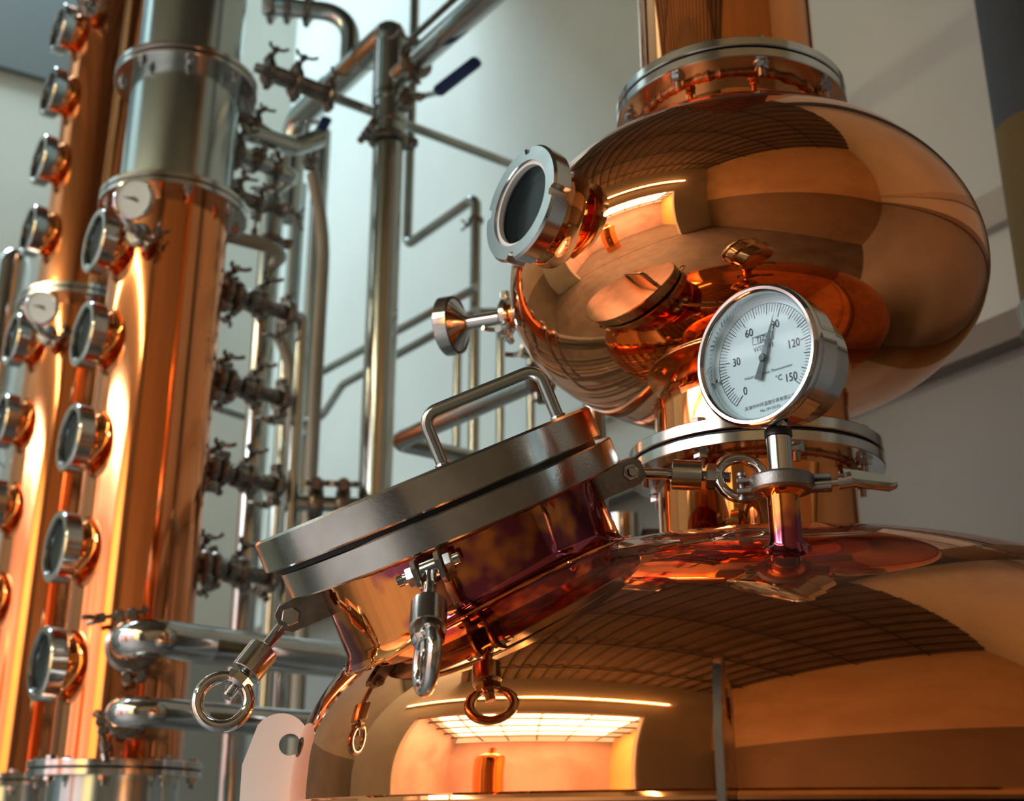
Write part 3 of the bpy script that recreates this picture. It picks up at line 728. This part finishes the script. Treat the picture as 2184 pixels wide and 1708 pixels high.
# small dial gauges on the columns
def gauge(ax, ang_out, z, label, L=.23, R=.052, zc=None):
    o = Vector((math.sin(math.radians(ang_out)), math.cos(math.radians(ang_out)), 0))
    b0 = Vector((ax[0], ax[1], z)) + o * .140; g = thing('column_gauge', label, 'gauge', b0, 'small dial gauges on the copper columns')
    c = b0 + o * .035
    mb = MB(); mb.cyl(b0, c, .019); mb.cyl(c, c + o * .006, .025); mb.build('branch', 'copper', g)
    cl(c + o * .006, o, .032, .018, (.6, -.2, -.5), 'dark_steel', g)
    mb = MB(); mb.cyl(c + o * .006, c + o * .02, .024); mb.tube([c + o * .01, c + o * .05, c + o * .07 + Vector((-.03, -.01, .05))], .012, .03)
    mb.build('elbow', 'steel', g)
    dn = (Vector((-.18, -.95, -.30)) + o * .25).normalized(); dc = c + o * .080 + Vector((.02, -.02, .05)); m = frame(dc, dn, (1, 0, 0))
    mb = MB(); mb.lathe(m, [(0, -.028), (.034, -.028), (.046, -.020), (R - .003, -.012), (R, 0), (R - .002, .005), (R - .006, .006), (R - .008, 0)], 48); mb.build('case', 'steel', g)
    mb = MB(); mb.lathe(m, [(0, 0), (R - .007, 0)], 48); f_ = mb.build('dial_face', 'dial', g)
    mb = MB(); mb.prism(m, [(-.028, .006), (-.004, -.003), (.012, -.010), (.014, -.004), (.003, .004)], .0015, .0025); mb.cyl(m @ Vector((0, 0, 0)), m @ Vector((0, 0, .004)), .004, n=12); mb.build('pointer', 'pointer', g)
gauge((CX, CY), -172, 1.385, 'small dial gauge just below the steel section of the nearer column')
gauge((QX, QY), -172, 1.385, 'small dial gauge below the flange of the farther column')
gauge((QX, QY), -165, 2.545, 'small dial gauge cut off by the top edge of the picture')
#%%PIPES
# ------------------------------------------------------------------ pipework
def pipe(name, label, cat, pts, r, bend=.06, mat='steel_pipe', group=None, fer=(), clamps=(), base=None):
    g = thing(name, label, cat, pts[0] if base is None else base, group)
    MB().tube(pts, r, bend, 20).build('tube', mat, g)
    if fer:
        for p, w in fer:
            mb = MB(); w = Vector(w).normalized(); mb.lathe(frame(p, w), [(r, -.004), (r * 1.12, -.003), (r * 1.12, .003), (r, .004)], 32, closed=True); mb.build('weld_ring', mat, g)
    for k in clamps:
        p, w, rr = k[:3]; cl(p, w, rr, .022 if rr > .03 else .016, k[3] if len(k) > 3 else None, 'dark_steel', g)
    return g
# drain stubs between the nearer column and the standpipe
stubs = (('top', 1.372), ('second', 1.12), ('third', .876), ('lowest', .627))
for nm, z in stubs:
    def q(L, dz=0): return Vector((CX, CY, z + dz)) + HP * L
    end = [q(.40)] if nm != 'top' else [q(.40)]
    g = thing('drain_branch', '%s of the four clamped drain branches right of the nearer column' % nm, 'pipe fitting', q(.14), 'drain branches of the nearer column')
    MB().tube([q(.14), q(.40)], .021, .03).build('tube', 'dark_steel', g)
    mb = MB(); mb.lathe(frame(q(.27), HP), [(.0165, -.035), (.030, -.028), (.033, 0), (.030, .028), (.0165, .035)], 24); mb.build('valve_body', 'dark_steel', g)
    for i, L in enumerate((.175, .205, .285, .375)):
        cl(q(L), HP, .041, .024, (random.uniform(-.6, .6), .3, (1, -1, 1, -1)[i]), 'dark_steel', g)
SX, SY = CX + HP.x * .43, CY + HP.y * .43
pipe('standpipe', 'thin bright standpipe joining the ends of the drain branches', 'pipe', [Vector((CX, CY, 1.372)) + HP * .40, Vector((SX, SY, 1.372)), Vector((SX, SY, ZF))], .0185, .045, 'steel_pipe')
pipe('riser_pipe', 'bright vertical pipe seen directly behind the drain branches', 'pipe', [(-.72, 3.26, ZF), (-.72, 3.26, 1.80)], .033, mat='steel_pipe',
     clamps=[((-.72, 3.26, 1.76), (0, 0, 1), .05, (1, -.4, 0)), ((-.72, 3.26, 1.66), (0, 0, 1), .046, (-1, -.4, 0))])
pipe('riser_pipe', 'broad vertical pipe between the bright standpipe and the tall lone pipe', 'pipe', [(-.715, 4.0, ZF), (-.715, 4.0, 2.50)], .032)
pipe('riser_pipe', 'dull brownish vertical pipe partly hidden behind the bright standpipe', 'pipe', [(-.80, 4.05, ZF), (-.80, 4.05, 2.3)], .030)
# tall lone pipe with tee, slanting pipes
tp = thing('tall_pipe', 'tall vertical steel pipe rising behind the manhole cover to a tee', 'pipe', (-.372, 3.2, ZF))
MB().tube([(-.372, 3.2, ZF), (-.372, 3.2, 1.95)], .046, n=32).build('tube', 'steel_pipe', tp)
cl(Vector((-.372, 3.2, 1.97)), (0, 0, 1), .062, .030, (-1, -.5, 0), 'dark_steel', tp)
mb = MB(); mb.tube([(-.372, 3.2, 1.985), (-.372, 3.2, 2.12)], .049, n=32); mb.ring(ZF_(-.372, 3.2, 2.03), .055, .03, -.01, .01, 32); mb.build('ferrule', 'steel_pipe', tp)
mb = MB(); mb.tube([(-.372, 3.2, 2.10), (-.372, 3.2, 2.31)], .055, n=32); mb.ring(ZF_(-.372, 3.2, 2.12), .055, .04, -.008, .008, 32); mb.build('tee_body', 'steel_pipe', tp)
UD = Vector((-.6, .8, 0)).normalized(); tt = Vector((-.372, 3.2, 2.335))
MB().tube([Vector((-.372, 3.2, 2.28)), tt + Vector((0, 0, .03)), tt + UD * .16 + Vector((0, 0, .03)), tt + UD * .66 + Vector((0, 0, .03)), tt + UD * .66 + Vector((0, 0, -.35))], .045, .085, n=28).build('upper_elbow', 'steel_pipe', tp)
for d_ in (.17, .40):
    mb = MB(); mb.lathe(frame(tt + UD * d_ + Vector((0, 0, .03)), UD), [(.045, -.004), (.049, -.003), (.049, .003), (.045, .004)], 28, closed=True); mb.build('weld_ring', 'steel', tp)
dp = Vector((-.30, 3.10, 2.17))
sp = thing('slanting_pipe', 'long polished pipe slanting up to the top edge, above the blue handle', 'pipe', dp)
DD = Vector((.60, -.80, 0)).normalized()
MB().tube([dp, dp + DD * .9], .037, n=32).build('tube', 'steel', sp)
cl(dp + DD * .02, DD, .056, .024, (0, 0, 1), 'dark_steel', sp)
mb = MB(); mb.tube([dp + DD * .0, tt + Vector((.02, -.02, -.16))], .036, n=24); mb.build('branch', 'steel_pipe', sp)
MB().tube([dp + DD * .1 + Vector((-.055, -.0, .035)), dp + DD * .9 + Vector((-.055, 0, .035))], .010, n=12).build('side_tube', 'dark_steel', sp)
# blue handled valves
def blue_valve(p, d, label, L=.17, r=.018):
    d = Vector(d).normalized(); p = Vector(p); v = thing('ball_valve', label, 'valve', p)
    mb = MB(); mb.cyl(p + Vector((0, 0, -.03)), p + Vector((0, 0, .03)), r * 1.15); mb.hexa(ZF_(p.x, p.y, p.z), r * 1.6, -.012, .012); mb.cyl(p, p + d * .06, r * .55); mb.hexa(frame(p + d * .035, d), r * .8, 0, .014); mb.build('valve_body', 'dark_steel', v)
    s0 = p + d * .055
    mb = MB(); mb.box(frame(s0 + d * .022, d.cross(Vector((0, 1, 0))), d), .06, .022, .005, .001); mb.build('lever', 'steel_pipe', v)
    s1 = s0 + d * .045; up = (d + Vector((0, 0, .75))).normalized()
    mb = MB(); m_ = frame(s1 + up * (L / 2 - .01), Vector((0, -1, 0)), up); mb.box(m_, L, .036, .018, .007); mb.build('lever_grip', 'blue', v)
    return v
blue_valve((-.312, 3.06, 2.02), (1, -.15, .15), 'ball valve with a long dark blue lever grip against the wall', L=.17)
blue_valve((-.66, 3.5, 2.08), (.25, -.6, .1), 'small ball valve with a blue grip behind the reflecting elbow pipe', L=.10)
pipe('cross_pipe', 'thin pipe running level from the column to behind the helmet', 'pipe', [(-.742, 3.0, 2.09), (.455, 3.882, 2.09)], .0155,
     clamps=[((-.71, 3.022, 2.09), (.8, .59, 0), .040), ((-.64, 3.075, 2.09), (.8, .59, 0), .046), ((-.55, 3.142, 2.09), (.8, .59, 0), .040)])
mb = MB(); mb.cyl((-.72, 3.016, 2.09), (-.54, 3.149, 2.09), .027, n=20); mb.build('valve_body', 'dark_steel', bpy.data.objects['cross_pipe'])
# top left hoop pipe
pipe('hoop_pipe', 'pipe bending over and down at the top edge left of centre', 'pipe', [(-.83, 3.40, 2.61), (-.535, 3.40, 2.58), (-.535, 3.40, 2.37)], .031, .12,
     clamps=[((-.80, 3.40, 2.607), (1, 0, -.1), .046), ((-.745, 3.40, 2.601), (1, 0, -.1), .042), ((-.68, 3.40, 2.595), (1, 0, -.1), .046)])
pipe('zigzag_pipe', 'thin pipe dropping from the top edge, kinking by the wall and dropping again', 'pipe',
     [(-.50, 3.6, 2.84), (-.345, 3.6, 2.83), (-.345, 3.6, 1.82), (-.109, 3.276, 1.82), (-.109, 3.276, ZF)], .0165, .035, 'steel_pipe',
     clamps=[((-.109, 3.276, 1.74), (0, 0, 1), .024)])
# cluster by the steel section
cg = thing('side_branch', 'knot of clamped fittings on the right of the steel section', 'pipe fitting', Vector((CX, CY, 1.80)) + HP * .14)
q = lambda L, z: Vector((CX, CY, z)) + HP * L
MB().tube([q(.14, 1.80), q(.36, 1.80), Vector((-.72, 3.26, 1.84)), Vector((-.72, 3.26, 1.80))], .024, .03, n=20).build('tube', 'steel_pipe', cg)
for i, L in enumerate((.17, .23, .30)): cl(q(L, 1.80), HP, .040, .022, (.2, .3, 1 - i), 'dark_steel', cg)
MB().tube([q(.14, 1.93), q(.25, 1.90), q(.32, 1.89)], .022, .05).build('tube', 'dark_steel', cg)
cl(q(.22, 1.91), HP, .034, .02, (.3, 0, 1), 'dark_steel', cg)
MB().tube([q(.14, 1.67), q(.28, 1.67)], .020, .05).build('tube', 'dark_steel', cg)
for L in (.18, .25): cl(q(L, 1.67), HP, .034, .02, (.3, 0, 1), 'dark_steel', cg)
MB().tube([q(.20, 1.88), q(.36, 1.90), q(.45, 1.97)], .028, .05).build('tube', 'steel_pipe', cg)
mb = MB(); mb.tube([q(.40, 1.91), q(.40, 2.00), q(.44, 2.02)], .007, .02); mb.build('bleed_tube', 'steel', cg)
tag(MB().tube([q(.14, 1.535), q(.36, 1.56), (-.78, 3.40, 1.60), (-.68, 3.48, 1.36), (-.645, 3.48, .95), (-.645, 3.48, ZF)], .019, .12, n=16).build('clear_hose', 'hose'), 'dull translucent hose curving down beside the riser pipes', 'hose')
tag(MB().tube([(-.66, 3.55, 2.06), (-.617, 3.60, 1.85), (-.617, 3.6, ZF)], .021, .9, n=16).build('clear_hose', 'hose'), 'slack translucent hose hanging from the small blue valve', 'hose')
# hand rails on the wall side and stanchions
pipe('wall_rail', 'upper of two parallel thin pipes slanting behind the tall pipe', 'pipe', [(-.66, 3.87, 1.47), (-.10, 3.17, 1.47)], .0135, .05)
pipe('wall_rail', 'lower of two parallel thin pipes slanting behind the tall pipe', 'pipe', [(-1.05, 3.72, 1.33), (-.86, 3.84, 1.30), (-.66, 3.92, 1.31), (-.56, 3.78, 1.40), (-.10, 3.2, 1.41)], .0135, .08)
for nm, x in (('left', -.158), ('middle', -.034), ('right', .054)):
    pipe('thin_downpipe', '%s of three thin upright pipes seen through the rod handle' % nm, 'pipe', [(x, 3.3, ZF), (x, 3.3, 1.45)] + ([(.08, 3.3, 1.45)] if nm == 'left' else []), .0125, group='thin upright pipes behind the rod handle')
pipe('bent_pipe', 'pinkish thick pipe bent back sharply, seen through the rod handle', 'pipe', [(.15, 2.097, .25), (.15, 2.097, .834), (-.262, 2.625, .834), (.06, 2.872, .834), (.06, 2.872, ZF)], .0205, .03, 'steel_pipe',
     clamps=[((.055, 2.22, .834), (.6, -.78, 0), .036)])
# low elbows leaving the nearer column
def low(z, r, label, xe):
    g = thing('elbow_pipe', label, 'pipe', (-.83, 2.73, z))
    MB().tube([(-.835, 2.74, z), (-.79, 2.50, z), (-.66, 2.665, z), (xe, 2.665 + (xe + .66) * .99, z), (xe, 2.665 + (xe + .66) * .99, ZF)], r, r * 1.9, n=28).build('tube', 'steel', g)
    MB().cyl((-.845, 2.76, z), (-.825, 2.69, z), r * 1.05).build('branch', 'copper', g)
    cl(Vector((-.822, 2.672, z)), (.2, -.97, 0), r * 1.45, .026, (-.2, -.1, 1) if z > .3 else (-1, 0, -.3), 'dark_steel', g)
    for d_ in (.02,):
        p = Vector((-.66, 2.665, z)) + HP * .16; mb = MB(); mb.lathe(frame(p, (.76, .745, 0)), [(r, -.003), (r * 1.05, -.002), (r * 1.05, .002), (r, .003)], 28, closed=True); mb.build('weld_ring', 'steel', g)
low(.385, .041, 'upper and thicker of two elbow pipes leaving the foot of the nearer column', -.20)
low(.235, .031, 'lower and thinner of two elbow pipes leaving the foot of the nearer column', -.33)
# ball shaped clamps behind the cover, small pot behind the neck, background bits
vb = thing('clamped_valve', 'pair of dark round clamps peeping above the manhole cover rim', 'valve', (-.575, 3.165, .835))
MB().tube([(-.575, 3.165, .835), (-.40, 3.19, .835)], .022, n=20).build('tube', 'steel_pipe', vb)
for x in (-.525, -.455): cl(Vector((x, 3.172 + (x + .5) * .14, .835)), (1, .15, 0), .046, .040, (0, -.3, 1), 'dark_steel', vb)
jar = thing('steel_pot', 'small steel cylinder showing between the manhole collar and the copper neck', 'vessel', (.245, 2.62, ZF))
mb = MB(); mb.lathe(ZF_(.245, 2.62, 0), [(0, ZF), (.045, ZF), (.045, .56), (.052, .565), (.052, .58), (.045, .585), (.045, .66), (0, .665)], 40); mb.build('body', 'steel', jar)
cl(Vector((.245, 2.62, .575)), (0, 0, 1), .058, .022, (1, 0, 0), 'dark_steel', jar)
MB().tube([(.29, 2.62, .62), (.45, 2.62, .62)], .014).build('spout', 'dark_steel', jar)
fc = thing('domed_vessel', 'slim steel vessel with a domed top at the left edge', 'vessel', (-1.80, 3.98, ZF))
MB().lathe(ZF_(-1.80, 3.98, 0), [(.062, ZF), (.062, 1.92), (.057, 1.955), (.04, 1.98), (0, 1.99)], 48).build('body', 'steel', fc)
mb = MB(); mb.ring(ZF_(-1.80, 3.98, 1.2), .068, .058, -.015, .015, 48); mb.build('band', 'steel', fc)
#%%END
for o in list(sc.objects):
    if o.parent is None and o.type in ('MESH', 'EMPTY'): o.location.z += LIFT
